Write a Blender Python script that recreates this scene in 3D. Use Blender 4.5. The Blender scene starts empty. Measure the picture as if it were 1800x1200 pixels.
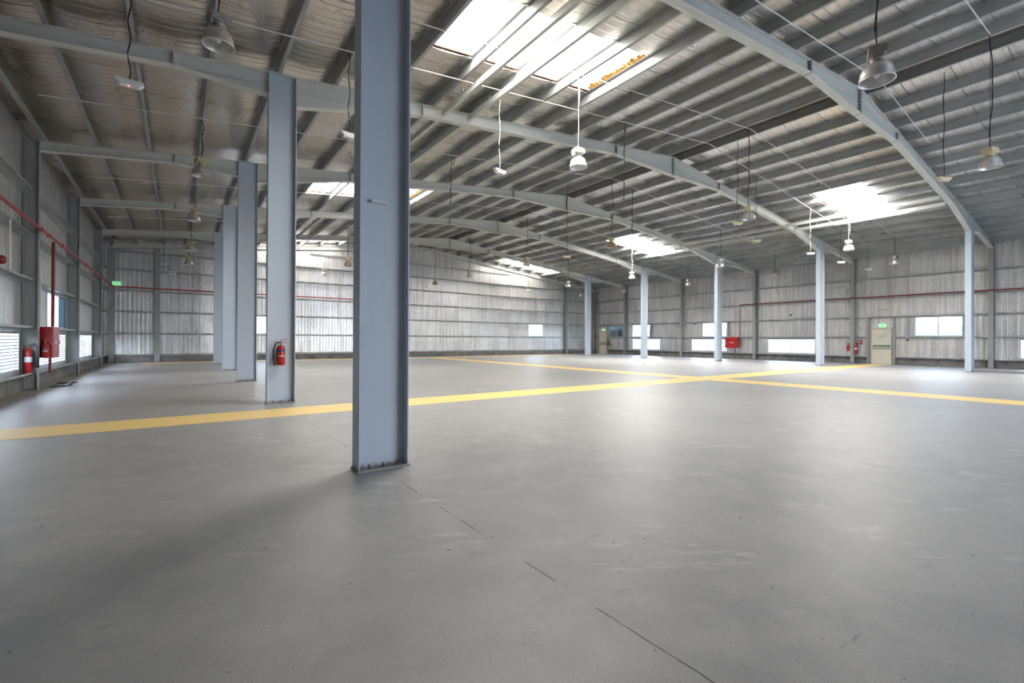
import bpy, math, random
from mathutils import Vector, Matrix
random.seed(7)
sc = bpy.context.scene
COL = sc.collection

# ------------------------------------------------------------------ camera, world, lights, exposure
YAW, PITCH, ROLL, CAMH = 0.6255, 0.0034, 0.0048, 1.4
F_PX, YH = 811.9, 593.64
cam_d = bpy.data.cameras.new('camera'); cam = bpy.data.objects.new('camera', cam_d); COL.objects.link(cam)
s_, c_ = math.sin(YAW), math.cos(YAW); sp_, cp_ = math.sin(PITCH), math.cos(PITCH)
Fv = Vector((cp_*s_, cp_*c_, sp_)); Uv = Vector((-sp_*s_, -sp_*c_, cp_)); Rv = Vector((c_, -s_, 0))
X_ = Rv*math.cos(ROLL) + Uv*math.sin(ROLL); Y_ = Uv*math.cos(ROLL) - Rv*math.sin(ROLL)
M = Matrix.Identity(4)
for i in range(3):
    M[i][0] = X_[i]; M[i][1] = Y_[i]; M[i][2] = -Fv[i]
M[2][3] = CAMH
cam.matrix_world = M
cam_d.sensor_width = 36; cam_d.sensor_fit = 'HORIZONTAL'; cam_d.lens = F_PX/1800*36
cam_d.shift_y = (YH-600)/1800
cam_d.clip_start = 0.05; cam_d.clip_end = 500
sc.camera = cam

w = bpy.data.worlds.new('sky_world'); sc.world = w; w.use_nodes = True
nt = w.node_tree; bg = nt.nodes['Background']
tcw = nt.nodes.new('ShaderNodeTexCoord'); sepw = nt.nodes.new('ShaderNodeSeparateXYZ'); rw = nt.nodes.new('ShaderNodeValToRGB')
nt.links.new(tcw.outputs['Generated'], sepw.inputs[0]); nt.links.new(sepw.outputs[2], rw.inputs[0]); nt.links.new(rw.outputs[0], bg.inputs[0])
rw.color_ramp.elements[0].position = 0.0; rw.color_ramp.elements[0].color = (0.88, 0.94, 1.0, 1)
rw.color_ramp.elements[1].position = 0.6; rw.color_ramp.elements[1].color = (0.50, 0.68, 1.0, 1)
bg.inputs[1].default_value = 9.5

sun_d = bpy.data.lights.new('sun', 'SUN'); sun = bpy.data.objects.new('sun', sun_d); COL.objects.link(sun)
sun_d.energy = 9.0; sun_d.angle = 0.01; sun_d.color = (1, 0.95, 0.86)
sun.rotation_euler = (math.radians(-24), math.radians(14), 0)

SKY_STRENGTH = 17.0        # daylight given off by the translucent roof sheets
sc.view_settings.view_transform = 'Standard'; sc.view_settings.look = 'None'
sc.view_settings.exposure = 0.90; sc.view_settings.gamma = 1.0; sc.view_settings.use_curve_mapping = False
cy = sc.cycles
cy.max_bounces = 9; cy.diffuse_bounces = 5; cy.glossy_bounces = 4; cy.transmission_bounces = 6; cy.transparent_max_bounces = 8
cy.sample_clamp_indirect = 6.0; cy.blur_glossy = 1.0
cy.use_denoising = True
try: cy.denoiser = 'OPENIMAGEDENOISE'
except Exception: pass

# ------------------------------------------------------------------ building grid
FY = [4.946 + 6.159*k for k in range(-1, 5)]      # frame lines; FY[0] is the front wall
YF, YB = FY[0]-6.159, 33.85                               # front wall, back wall sheet
XL, XR, XC = -3.0, 34.6, 15.8                       # inner flange faces of the wall columns, ridge
WL, WR = -3.31, 34.91                               # wall sheets
CW = 0.11
def zt(x): return 6.6 + 0.1075*(18.8-abs(x-XC))     # top of the rafters = underside of purlins
PH = 0.25
def zr(x): return zt(x)+PH+0.005                    # roof sheet
def mir(x): return 2*XC-x

# ------------------------------------------------------------------ helpers
class MB:
    def __init__(s): s.v, s.f, s.sm = [], [], []
    def add(s, vs, fs, smooth=False):
        n = len(s.v); s.v += [tuple(p) for p in vs]; s.f += [tuple(i+n for i in f) for f in fs]; s.sm += [smooth]*len(fs); return s
    def box(s, x0, x1, y0, y1, z0, z1):
        x0, x1 = min(x0,x1), max(x0,x1); y0, y1 = min(y0,y1), max(y0,y1); z0, z1 = min(z0,z1), max(z0,z1)
        return s.add([(x0,y0,z0),(x1,y0,z0),(x1,y1,z0),(x0,y1,z0),(x0,y0,z1),(x1,y0,z1),(x1,y1,z1),(x0,y1,z1)],
              [(0,3,2,1),(4,5,6,7),(0,1,5,4),(1,2,6,5),(2,3,7,6),(3,0,4,7)])
    def prismY(s, poly, y0, y1):        # poly: (x,z) list extruded along y
        n = len(poly)
        vs = [(x,y0,z) for x,z in poly]+[(x,y1,z) for x,z in poly]
        fs = [tuple(range(n)), tuple(range(2*n-1, n-1, -1))]+[(i, i+n, (i+1)%n+n, (i+1)%n) for i in range(n)]
        return s.add(vs, fs)
    def prismX(s, poly, x0, x1):        # poly: (y,z)
        n = len(poly)
        vs = [(x0,y,z) for y,z in poly]+[(x1,y,z) for y,z in poly]
        fs = [tuple(range(n-1,-1,-1)), tuple(range(n, 2*n))]+[(i, (i+1)%n, (i+1)%n+n, i+n) for i in range(n)]
        return s.add(vs, fs)
    def lathe(s, prof, n=20, c=(0,0,0), cap=True):
        vs, fs = [], []
        for r, z in prof:
            for k in range(n):
                a = 2*math.pi*k/n; vs.append((c[0]+r*math.cos(a), c[1]+r*math.sin(a), c[2]+z))
        for j in range(len(prof)-1):
            for k in range(n):
                fs.append((j*n+k, j*n+(k+1)%n, (j+1)*n+(k+1)%n, (j+1)*n+k))
        s.add(vs, fs, True)
        if cap:
            s.add(vs[:n], [tuple(range(n-1,-1,-1))]); s.add(vs[-n:], [tuple(range(n))])
        return s
    def tube(s, pts, r, n=6):
        pts = [Vector(p) for p in pts]; vs, fs = [], []
        for i, p in enumerate(pts):
            t = (pts[min(i+1,len(pts)-1)]-pts[max(i-1,0)]).normalized()
            u = t.cross(Vector((0,0,1)))
            if u.length < 0.05: u = t.cross(Vector((0,1,0)))
            u.normalize(); v = t.cross(u)
            for k in range(n):
                a = 2*math.pi*k/n; vs.append(p+(u*math.cos(a)+v*math.sin(a))*r)
        for i in range(len(pts)-1):
            for k in range(n): fs.append((i*n+k, i*n+(k+1)%n, (i+1)*n+(k+1)%n, (i+1)*n+k))
        s.add(vs, fs, True)
        s.add(vs[:n], [tuple(range(n-1,-1,-1))]); s.add(vs[-n:], [tuple(range(n))])
        return s
    def cyl(s, p0, p1, r, n=12): return s.tube([p0, p1], r, n)
    def mesh(s, name):
        me = bpy.data.meshes.new(name); me.from_pydata(s.v, [], s.f)
        me.polygons.foreach_set('use_smooth', s.sm); me.update(); return me
    def build(s, name, mat, parent=None, bevel=0):
        me = s.mesh(name); me.materials.append(mat)
        o = bpy.data.objects.new(name, me); COL.objects.link(o)
        if parent:
            o.parent = parent
            o.matrix_parent_inverse = Matrix.Identity(4)
        if bevel:
            m = o.modifiers.new('bevel', 'BEVEL'); m.width = bevel; m.segments = 2; m.limit_method = 'ANGLE'
        return o
def tag(o, label, cat, group=None, kind=None):
    o['label'] = label; o['category'] = cat
    if group: o['group'] = group
    if kind: o['kind'] = kind
    return o
def thing(name, label, cat, loc=(0,0,0), rz=0, group=None):
    o = bpy.data.objects.new(name, None); COL.objects.link(o); o.empty_display_size = 0.1
    o.location = loc; o.rotation_euler = (0,0,rz); return tag(o, label, cat, group)
def struct(o, label=None, cat=None):
    o['kind'] = 'structure'
    if label: o['label'] = label
    if cat: o['category'] = cat
    return o
def shift(mb, loc):
    mb.v = [(x-loc[0], y-loc[1], z-loc[2]) for x,y,z in mb.v]; return mb
def dup(root, loc, rz, label, group):
    r = root.copy(); COL.objects.link(r); r.location = loc; r.rotation_euler = (0,0,rz); r['label'] = label
    if group: r['group'] = group
    for ch in list(root.children):
        c = ch.copy(); COL.objects.link(c); c.parent = r
        for g in ch.children:
            d = g.copy(); COL.objects.link(d); d.parent = c
    return r

# ------------------------------------------------------------------ materials
def mat(name, col, rough=0.5, metal=0.0, var=0.0, vscale=3.0, bump=0.0, bscale=40.0, spec=0.5, emit=None, estr=0):
    m = bpy.data.materials.new(name); m.use_nodes = True; t = m.node_tree; b = t.nodes['Principled BSDF']
    b.inputs['Base Color'].default_value = (*col, 1); b.inputs['Roughness'].default_value = rough
    b.inputs['Metallic'].default_value = metal; b.inputs['Specular IOR Level'].default_value = spec
    g = t.nodes.new('ShaderNodeNewGeometry')
    if var:
        n = t.nodes.new('ShaderNodeTexNoise'); n.inputs['Scale'].default_value = vscale; n.inputs['Detail'].default_value = 5
        t.links.new(g.outputs['Position'], n.inputs['Vector'])
        r = t.nodes.new('ShaderNodeValToRGB'); r.color_ramp.elements[0].position = .3; r.color_ramp.elements[1].position = .7
        r.color_ramp.elements[0].color = (*[max(0,c*(1-var)) for c in col], 1); r.color_ramp.elements[1].color = (*[min(1,c*(1+var)) for c in col], 1)
        t.links.new(n.outputs[0], r.inputs[0]); t.links.new(r.outputs[0], b.inputs['Base Color'])
    if bump:
        n2 = t.nodes.new('ShaderNodeTexNoise'); n2.inputs['Scale'].default_value = bscale
        t.links.new(g.outputs['Position'], n2.inputs['Vector'])
        bp = t.nodes.new('ShaderNodeBump'); bp.inputs['Strength'].default_value = bump; bp.inputs['Distance'].default_value = 0.01
        t.links.new(n2.outputs[0], bp.inputs['Height']); t.links.new(bp.outputs[0], b.inputs['Normal'])
    if emit:
        b.inputs['Emission Color'].default_value = (*emit, 1); b.inputs['Emission Strength'].default_value = estr
    return m
class NT:
    """tiny node-graph helper"""
    def __init__(s, m): s.t = m.node_tree; s.g = s.t.nodes.new('ShaderNodeNewGeometry'); s.sep = s.t.nodes.new('ShaderNodeSeparateXYZ'); s.t.links.new(s.g.outputs['Position'], s.sep.inputs[0])
    def L(s, a, b): s.t.links.new(a, b)
    def m(s, op, a, b=None, c=None):
        n = s.t.nodes.new('ShaderNodeMath'); n.operation = op
        for i, q in enumerate((a, b, c)):
            if q is None: continue
            if isinstance(q, (int, float)): n.inputs[i].default_value = q
            else: s.L(q, n.inputs[i])
        return n.outputs[0]
    def vec(s, x, y, z):
        n = s.t.nodes.new('ShaderNodeCombineXYZ')
        for i, q in enumerate((x, y, z)):
            if isinstance(q, (int, float)): n.inputs[i].default_value = q
            else: s.L(q, n.inputs[i])
        return n.outputs[0]
    def noise(s, v, scale, detail=4, rough=.55):
        n = s.t.nodes.new('ShaderNodeTexNoise'); n.inputs['Scale'].default_value = scale; n.inputs['Detail'].default_value = detail; n.inputs['Roughness'].default_value = rough
        s.L(v, n.inputs['Vector']); return n.outputs[0]
    def white(s, v):
        n = s.t.nodes.new('ShaderNodeTexWhiteNoise'); n.noise_dimensions = '3D'; s.L(v, n.inputs['Vector']); return n.outputs[0]
    def ramp(s, f, stops):
        n = s.t.nodes.new('ShaderNodeValToRGB'); e = n.color_ramp.elements
        while len(e) < len(stops): e.new(0.5)
        for i, (p, c) in enumerate(stops): e[i].position = p; e[i].color = (*c, 1) if len(c) == 3 else c
        s.L(f, n.inputs[0]); return n.outputs[0]
    def mix(s, f, a, b, mode='MIX'):
        n = s.t.nodes.new('ShaderNodeMix'); n.data_type = 'RGBA'; n.blend_type = mode
        for i, q in ((0, f), (6, a), (7, b)):
            if isinstance(q, (int, float)): n.inputs[i].default_value = q
            elif isinstance(q, tuple): n.inputs[i].default_value = (*q, 1)
            else: s.L(q, n.inputs[i])
        return n.outputs[2]
    def bump(s, h, strength, dist):
        n = s.t.nodes.new('ShaderNodeBump'); n.inputs['Strength'].default_value = strength; n.inputs['Distance'].default_value = dist
        s.L(h, n.inputs['Height']); return n.outputs[0]
def foil(name, axis, base, roof=False):
    """foil-faced insulated sheet: rib lines every 0.2 m, sheet laps every metre, crinkles and stains"""
    m = bpy.data.materials.new(name); m.use_nodes = True; b = m.node_tree.nodes['Principled BSDF']; q = NT(m)
    h = q.sep.outputs[axis]; z = q.sep.outputs[2]
    o = q.sep.outputs[0] if roof else z                     # direction the sheets run in
    wob = q.m('MULTIPLY', q.noise(q.g.outputs['Position'], 1.3, 2), 0.05)
    hw = q.m('ADD', h, wob)
    cell = q.m('FLOOR', q.m('DIVIDE', hw, 1.05))
    span = q.m('FLOOR', q.m('DIVIDE', o, 1.25 if not roof else 5.0))
    pan = q.white(q.vec(cell, span, 3.0))
    pan2 = q.white(q.vec(cell, 1.0, 9.0))
    fr = q.m('FRACT', q.m('DIVIDE', hw, 1.05))
    seam = q.m('LESS_THAN', fr, 0.014 if not roof else 0.03)
    rib = q.m('PINGPONG', hw, 0.1)
    ribm = q.ramp(q.m('MULTIPLY', rib, 10.0), [(0, (0,)*3), (0.16, (1,)*3)])
    streak = q.noise(q.vec(q.m('MULTIPLY', h, 9.0), q.m('MULTIPLY', o, 0.35), q.m('MULTIPLY', q.sep.outputs[0 if axis else 1], .02)), 1.0, 5)
    blot = q.noise(q.g.outputs['Position'], 0.55, 6, .65)
    crink = q.noise(q.g.outputs['Position'], 11.0, 6, .7)
    c = q.mix(blot, tuple(k*(.74 if roof else .78) for k in base), tuple(min(1, k*1.22) for k in base))
    c = q.mix(q.m('MULTIPLY', pan, .45), c, (base[0]*.62, base[1]*.64, base[2]*.70))
    c = q.mix(q.ramp(streak, [(.45, (0,)*3), (.64, (.22 if roof else .6,)*3)]), c, (base[0]*.52, base[1]*.46, base[2]*.38))
    c = q.mix(q.ramp(crink, [(.46, (0,)*3), (.72, (.25 if roof else .4,)*3)]), c, tuple(min(1, k*1.5) for k in base))
    c = q.mix(q.m('MULTIPLY', q.m('SUBTRACT', 1.0, ribm), .22), c, tuple(k*.45 for k in base))
    c = q.mix(q.m('MULTIPLY', seam, .55), c, (.05, .045, .04))
    if roof:      # brown tone growing toward the left aisle, mildew along the eave
        mr = q.t.nodes.new('ShaderNodeMapRange'); q.L(q.m('ADD', q.sep.outputs[0], q.m('MULTIPLY', q.noise(q.g.outputs['Position'], .5, 4), 3.0)), mr.inputs[0])
        mr.inputs[1].default_value = 1.0; mr.inputs[2].default_value = 9.0; mr.inputs[3].default_value = .62; mr.inputs[4].default_value = 0
        c = q.mix(mr.outputs[0], c, (.46, .36, .26))
        mw = q.t.nodes.new('ShaderNodeMapRange'); q.L(q.m('ADD', q.sep.outputs[0], q.m('MULTIPLY', q.noise(q.g.outputs['Position'], 1.6, 6, .7), 2.2)), mw.inputs[0])
        mw.inputs[1].default_value = -2.4; mw.inputs[2].default_value = -1.2; mw.inputs[3].default_value = .75; mw.inputs[4].default_value = 0
        c = q.mix(mw.outputs[0], c, (.10, .07, .035))
    q.L(c, b.inputs['Base Color'])
    b.inputs['Metallic'].default_value = .93 if roof else .62
    r = q.m('ADD', q.m('MULTIPLY', blot, .30), .10 if roof else .16); r = q.m('ADD', r, q.m('MULTIPLY', pan2, .10)); q.L(r, b.inputs['Roughness'])
    hgt = q.m('ADD', q.m('MULTIPLY', crink, .16 if roof else .32), q.m('MULTIPLY', ribm, .45 if not roof else .3))
    hgt = q.m('ADD', hgt, q.m('MULTIPLY', q.noise(q.g.outputs['Position'], 2.2, 2), .7 if roof else 1.4))
    q.L(q.bump(hgt, .55 if roof else .45, .03), b.inputs['Normal'])
    return m
def floor_mat():
    m = bpy.data.materials.new('painted_concrete'); m.use_nodes = True; b = m.node_tree.nodes['Principled BSDF']; q = NT(m)
    P = q.g.outputs['Position']; x, y = q.sep.outputs[0], q.sep.outputs[1]
    big = q.noise(P, .35, 4); mid = q.noise(P, 2.3, 6, .65); fine = q.noise(P, 90, 3, .7)
    c = q.mix(q.ramp(big, [(.36, (0,)*3), (.64, (1,)*3)]), (.325, .330, .338), (.400, .398, .394))
    c = q.mix(q.ramp(mid, [(.42, (0,)*3), (.64, (.7,)*3)]), c, (.46, .458, .452))
    c = q.mix(q.ramp(fine, [(.45, (0,)*3), (.7, (.5,)*3)]), c, (.24, .24, .24))
    # pale trowel scuffs, stretched
    rot = q.vec(q.m('SUBTRACT', q.m('MULTIPLY', x, 1.3), q.m('MULTIPLY', y, .95)), q.m('ADD', q.m('MULTIPLY', x, 3.6), q.m('MULTIPLY', y, 5.0)), 0)
    sc1 = q.noise(rot, 1.1, 7, .75)
    gate = q.ramp(q.noise(P, .8, 3), [(.5, (0,)*3), (.62, (1,)*3)])
    c = q.mix(q.m('MULTIPLY', q.ramp(sc1, [(.54, (0,)*3), (.60, (.85,)*3)]), gate), c, (.52, .52, .51))
    sc2 = q.noise(q.vec(q.m('MULTIPLY', x, 1.4), q.m('MULTIPLY', y, 13.0), 4.0), 1.0, 6, .7)
    c = q.mix(q.ramp(sc2, [(.655, (0,)*3), (.68, (.5,)*3)]), c, (.19, .19, .19))
    dots = q.noise(P, 14, 2); c = q.mix(q.ramp(dots, [(.735, (0,)*3), (.75, (.8,)*3)]), c, (.09, .085, .08))
    # browner tone over the side aisle toward the back
    aisle_brown = q.ramp(q.m('ADD', x, q.m('MULTIPLY', q.noise(P, .6, 3), 2.5)), [(0, (.5,)*3), (1.0, (0,)*3)])
    dm = q.t.nodes.new('ShaderNodeMapRange'); q.L(x, dm.inputs[0]); dm.inputs[1].default_value = -1.0; dm.inputs[2].default_value = 3.0; dm.inputs[3].default_value = .6; dm.inputs[4].default_value = 0
    dy = q.t.nodes.new('ShaderNodeMapRange'); q.L(y, dy.inputs[0]); dy.inputs[1].default_value = 9.5; dy.inputs[2].default_value = 13.0
    c = q.mix(q.m('MULTIPLY', q.m('MULTIPLY', dm.outputs[0], dy.outputs[0]), q.m('ADD', mid, .4)), c, (.30, .24, .18))
    # saw-cut joints along the column line and across
    wob = q.m('MULTIPLY', q.m('SUBTRACT', q.noise(P, 3.0, 4), .5), .03)
    def joint(coord, at, wdt, amt, c):
        d = q.m('ABSOLUTE', q.m('SUBTRACT', q.m('ADD', coord, wob), at))
        br = q.ramp(q.noise(P, 2.6, 4), [(.43, (0,)*3), (.53, (1,)*3)])
        return q.mix(q.m('MULTIPLY', q.m('MULTIPLY', q.m('LESS_THAN', d, wdt), amt), br), c, (.05, .048, .045))
    c = joint(x, 1.78, .0045, .9, c)
    for k, at in enumerate((10.9, 20.1, 29.3)): c = joint(x, at, .005, .5, c)
    c = joint(y, 17.2, .012, .4, c)
    q.L(c, b.inputs['Base Color'])
    q.L(q.m('ADD', q.m('MULTIPLY', mid, .22), .34), b.inputs['Roughness'])
    b.inputs['Specular IOR Level'].default_value = .45
    q.L(q.bump(q.m('ADD', q.m('MULTIPLY', fine, .3), mid), .22, .01), b.inputs['Normal'])
    return m
def yellow_mat():
    m = bpy.data.materials.new('yellow_floor_paint'); m.use_nodes = True; b = m.node_tree.nodes['Principled BSDF']; q = NT(m)
    n = q.noise(q.g.outputs['Position'], 1.8, 6, .65)
    q.L(q.mix(n, (.92, .62, .19), (1.0, .76, .31)), b.inputs['Base Color']); b.inputs['Roughness'].default_value = .5
    return m
def glass_mat(name, tint, t):
    m = bpy.data.materials.new(name); m.use_nodes = True; tr = m.node_tree; tr.nodes.clear()
    o = tr.nodes.new('ShaderNodeOutputMaterial'); mx = tr.nodes.new('ShaderNodeMixShader'); a = tr.nodes.new('ShaderNodeBsdfTransparent'); g = tr.nodes.new('ShaderNodeBsdfGlossy')
    a.inputs[0].default_value = (*tint, 1); g.inputs['Roughness'].default_value = .05; mx.inputs[0].default_value = t
    tr.links.new(a.outputs[0], mx.inputs[1]); tr.links.new(g.outputs[0], mx.inputs[2]); tr.links.new(mx.outputs[0], o.inputs[0]); return m
def steel_mat(name, col, grime=(.20,.16,.12), amt=.25):
    m = bpy.data.materials.new(name); m.use_nodes = True; b = m.node_tree.nodes['Principled BSDF']; q = NT(m); P = q.g.outputs['Position']
    n1 = q.noise(P, 1.1, 5); n2 = q.noise(q.vec(q.m('MULTIPLY', q.sep.outputs[0], 6), q.m('MULTIPLY', q.sep.outputs[1], 6), q.m('MULTIPLY', q.sep.outputs[2], .8)), 1, 5, .65)
    c = q.mix(n1, tuple(k*.92 for k in col), tuple(min(1, k*1.07) for k in col))
    c = q.mix(q.ramp(n2, [(.55, (0,)*3), (.8, (amt,)*3)]), c, grime)
    low = q.t.nodes.new('ShaderNodeMapRange'); q.L(q.m('ADD', q.sep.outputs[2], q.m('MULTIPLY', q.noise(P, 14, 3), .12)), low.inputs[0])
    low.inputs[1].default_value = .05; low.inputs[2].default_value = .14; low.inputs[3].default_value = .7; low.inputs[4].default_value = 0
    c = q.mix(low.outputs[0], c, (.10, .08, .065))
    q.L(c, b.inputs['Base Color']); b.inputs['Roughness'].default_value = .46; b.inputs['Specular IOR Level'].default_value = .4
    return m

M_STEEL = steel_mat('blue_grey_paint', (.44, .495, .56), amt=.10)
M_RAFT = steel_mat('pale_grey_paint', (.54, .55, .51), amt=.10)
M_WCOL = steel_mat('wall_steel_paint', (.28, .30, .295), amt=.4)
M_PURL = mat('galvanised_purlin', (.33, .345, .345), .42, .3, var=.15, vscale=1.2)
M_GIRT = mat('galvanised_girt', (.38, .40, .39), .45, .3, var=.25, vscale=2.0)
M_WALLX = foil('wall_foil_side', 1, (.67, .67, .67))
M_WALLY = foil('wall_foil_end', 0, (.69, .695, .70))
M_ROOF = foil('roof_foil', 1, (.74, .71, .67), True)
M_FLOOR = floor_mat(); M_YEL = yellow_mat()
M_WHITE = mat('white_paint', (.80, .80, .78), .4)
M_FRAME = mat('aluminium_frame', (.55, .57, .58), .35, .5)
M_LOUV = mat('white_louvre', (.30, .30, .29), .5)
M_GLASS = glass_mat('window_glass', (.80, .86, .90), .06)
M_BLUE = glass_mat('blue_film_glass', (.10, .135, .155), .30)
M_RED = mat('red_enamel', (.36, .008, .010), .3, var=.15, vscale=5)
M_REDP = mat('red_pipe_paint', (.36, .035, .025), .5, var=.35, vscale=3)
M_REDS = mat('dark_red_pipe', (.22, .02, .02), .45)
M_BLACK = mat('black_rubber', (.012, .012, .013), .45)
M_WCORD = mat('white_cord', (.75, .72, .66), .5)
M_GEAR = mat('lamp_gear_casting', (.30, .29, .26), .5, .3, var=.3, vscale=30)
M_GEARY = mat('yellowed_gear_casting', (.55, .46, .28), .5, .1, var=.2, vscale=30)
M_GEARW = mat('skylit_gear_casting', (.70, .67, .58), .5, 0, var=.1, vscale=30)  # casting of the lamps under strong skylight, that brightness put into its colour
M_REFL = mat('spun_aluminium', (.62, .60, .58), .36, .6, var=.12, vscale=12)
M_REFLB = mat('bronzed_aluminium', (.40, .31, .21), .36, .6, var=.2, vscale=12)
M_REFLW = mat('skylit_reflector', (.86, .86, .86), .3, .25)  # skylight glare on the lamp put into the reflector colour
M_BULB = mat('bulb_glass', (.85, .87, .9), .1, 0)
M_CONDUIT = mat('white_conduit', (.68, .67, .62), .5)
M_HOUS = mat('white_plastic', (.74, .74, .74), .4)
M_HOUSY = mat('yellowed_plastic', (.70, .62, .38), .45)
M_PINK = mat('red_indicator', (.8, .2, .3), .3, emit=(1, .2, .35), estr=2)
M_DOOR = mat('cream_door_paint', (.58, .56, .49), .45, var=.06, vscale=3)
M_DOORF = mat('cream_door_frame', (.50, .44, .33), .5, var=.15, vscale=4)
M_GREEN = mat('green_band', (.01, .13, .045), .45)
M_EXIT = mat('exit_sign_green', (.15, .7, .25), .4, emit=(.10, .85, .28), estr=.35)
M_EXITW = mat('exit_sign_pale', (.6, .95, .6), .4, emit=(.45, 1, .5), estr=.25)
M_CHROME = mat('brushed_steel', (.5, .5, .5), .3, .9)
M_RUST = mat('rusty_steel', (.13, .06, .035), .8, 0, var=.5, vscale=6)
M_RIDGE = mat('brown_ridge_closure', (.085, .06, .042), .7, 0, var=.3, vscale=4)
M_FLASH = mat('skylight_flashing', (.72, .68, .62), .5, 0, var=.15, vscale=5)
M_ORANGE = mat('rotted_orange_insulation', (.60, .30, .06), .9, 0, var=.4, vscale=12)
M_CONC = mat('dirty_concrete', (.24, .235, .22), .8, 0, var=.3, vscale=3, bump=.4)
M_BASE = mat('dark_base_sheet', (.17, .165, .155), .7, 0.1, var=.35, vscale=2.5)
M_GROUND = mat('outside_concrete', (.26, .255, .245), .9, 0, var=.08, vscale=.5)
M_NEIGH = mat('pale_outside_wall', (.25, .27, .29), .8, 0, var=.05, vscale=.2)
M_BWALL = mat('backdrop_wall_paint', (.30, .31, .32), .9, 0, var=.05, vscale=.2)
M_LABEL = mat('paper_label', (.70, .72, .74), .5)
M_NAVY = mat('navy_label', (.02, .03, .10), .4)
M_DARK = mat('dark_fitting', (.03, .03, .032), .5)
M_BRASS = mat('brass_valve', (.55, .40, .16), .3, .8)
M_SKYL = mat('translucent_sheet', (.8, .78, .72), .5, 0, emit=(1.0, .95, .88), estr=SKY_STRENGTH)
M_SKYB = mat('translucent_sheet_bright', (.8, .78, .74), .5, 0, emit=(1.0, .97, .93), estr=SKY_STRENGTH*1.8)  # same sheet, glow raised as if struck by sun
M_SKYD = mat('translucent_sheet_dim', (.8, .76, .68), .5, 0, emit=(1.0, .93, .83), estr=SKY_STRENGTH*.5)  # same sheet, glow lowered so the back wall stays darker

# ------------------------------------------------------------------ setting: floor, walls, roof
def panel_wall(axis, at, thick, u0, u1, top, holes, name, material, zbase=0):
    """wall in plane axis=at built round its openings; u is the other horizontal axis; top(u) gives the height"""
    us = sorted(set([u0, u1]+[h[0] for h in holes]+[h[1] for h in holes]+([XC] if axis == 1 else [])))
    us = [u for u in us if u0 <= u <= u1]; mb = MB()
    for a, b in zip(us[:-1], us[1:]):
        hs = sorted([h for h in holes if h[0] <= a+1e-6 and h[1] >= b-1e-6], key=lambda h: h[2])
        z = zbase
        segs = []
        for h in hs:
            if h[2] > z+1e-6: segs.append((z, h[2], h[2]))
            z = h[3]
        segs.append((z, top(a), top(b)))
        for z0, za, zb in segs:
            if axis == 0: mb.prismX([(a, z0), (b, z0), (b, zb), (a, za)], at, at+thick)
            else: mb.prismY([(a, z0), (b, z0), (b, zb), (a, za)], at, at+thick)
    return struct(mb.build(name, material))
fl = MB(); fl.box(WL-.05, WR+.05, YF-.3, YB+.05, -.2, 0); struct(fl.build('floor', M_FLOOR))
gr = MB(); gr.box(-90, 130, -90, 130, -.5, -.21); struct(gr.build('outside_ground', M_GROUND), 'pale sunlit concrete yard outside the hall', 'ground')

LV_L = [(13.7, 16.95), (18.9, 22.9), (25.4, 29.1), (30.3, 32.6)]
LV_R = [(25.7, 28.8), (19.5, 22.6), (13.3, 16.4), (.9, 3.95)]
LZ0, LZ1 = .53, 1.56
WZ0, WZ1 = 1.70, 2.82
WIN_L = [(20.0, 23.2)]
WIN_R = [(26.8, 28.8), (19.5, 21.6), (6.05, 8.1), (29.95, 31.7)]
DOOR_R = [(9.15, 10.2, 2.2), (32.0, 33.05, 2.25)]
WIN_B = [(3.7, 5.6), (26.3, 28.05)]
LV_B = [(12.4, 14.46)]
holesL = [(a, b, LZ0, LZ1) for a, b in LV_L]+[(a, b, WZ0, WZ1) for a, b in WIN_L]
holesR = [(a, b, LZ0, LZ1) for a, b in LV_R]+[(a, b, WZ0, WZ1) for a, b in WIN_R]+[(a, b, 0, c) for a, b, c in DOOR_R]
holesB = [(a, b, WZ0, WZ1) for a, b in WIN_B]+[(a, b, LZ0, LZ1) for a, b in LV_B]
panel_wall(0, WL-.04, .04, YF-.02, YB+.02, lambda u: zr(WL), holesL, 'wall_left', M_WALLX)
panel_wall(0, WR, .04, YF-.02, YB+.02, lambda u: zr(WR), holesR, 'wall_right', M_WALLX)
panel_wall(1, YB, .04, WL-.04, WR+.04, zr, holesB, 'wall_back', M_WALLY)
FD = (9.5, 23.0, 4.6)
panel_wall(1, YF-.22, .04, WL-.04, WR+.04, zr, [(FD[0], FD[1], 0, FD[2])], 'wall_front', M_WALLY)
# roof with openings for the translucent sheets
SKY = [(4.28, 8.92, 6.95, 8.95), (4.28, 8.92, 19.15, 20.95), (4.28, 9.2, 31.5, 33.2),
       (22.7, 27.45, 7.1, 9.05), (22.7, 27.6, 19.15, 21.3), (22.2, 27.5, 31.0, 33.2)]
PX = [-2.95, -1.9, -.73, .47, 1.7, 2.87, 4.1, 5.35, 6.6, 7.85, 9.05, 10.3, 11.6, 12.85, 14.05, 15.4]
GRID = sorted(PX+[mir(p) for p in PX])
def sag(x):                     # the quilted foil hangs a little between the purlins
    for a, b in zip(GRID[:-1], GRID[1:]):
        if a <= x <= b and b-a > .9: u = (x-a)/(b-a); return .06*4*u*(1-u)
    return 0
rb = MB(); NSUB = 8
xs_all = [WL-.1]+[a+(b-a)*k/NSUB for a, b in zip(GRID[:-1], GRID[1:]) for k in range(NSUB)]+[GRID[-1], WR+.1, XC]
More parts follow.
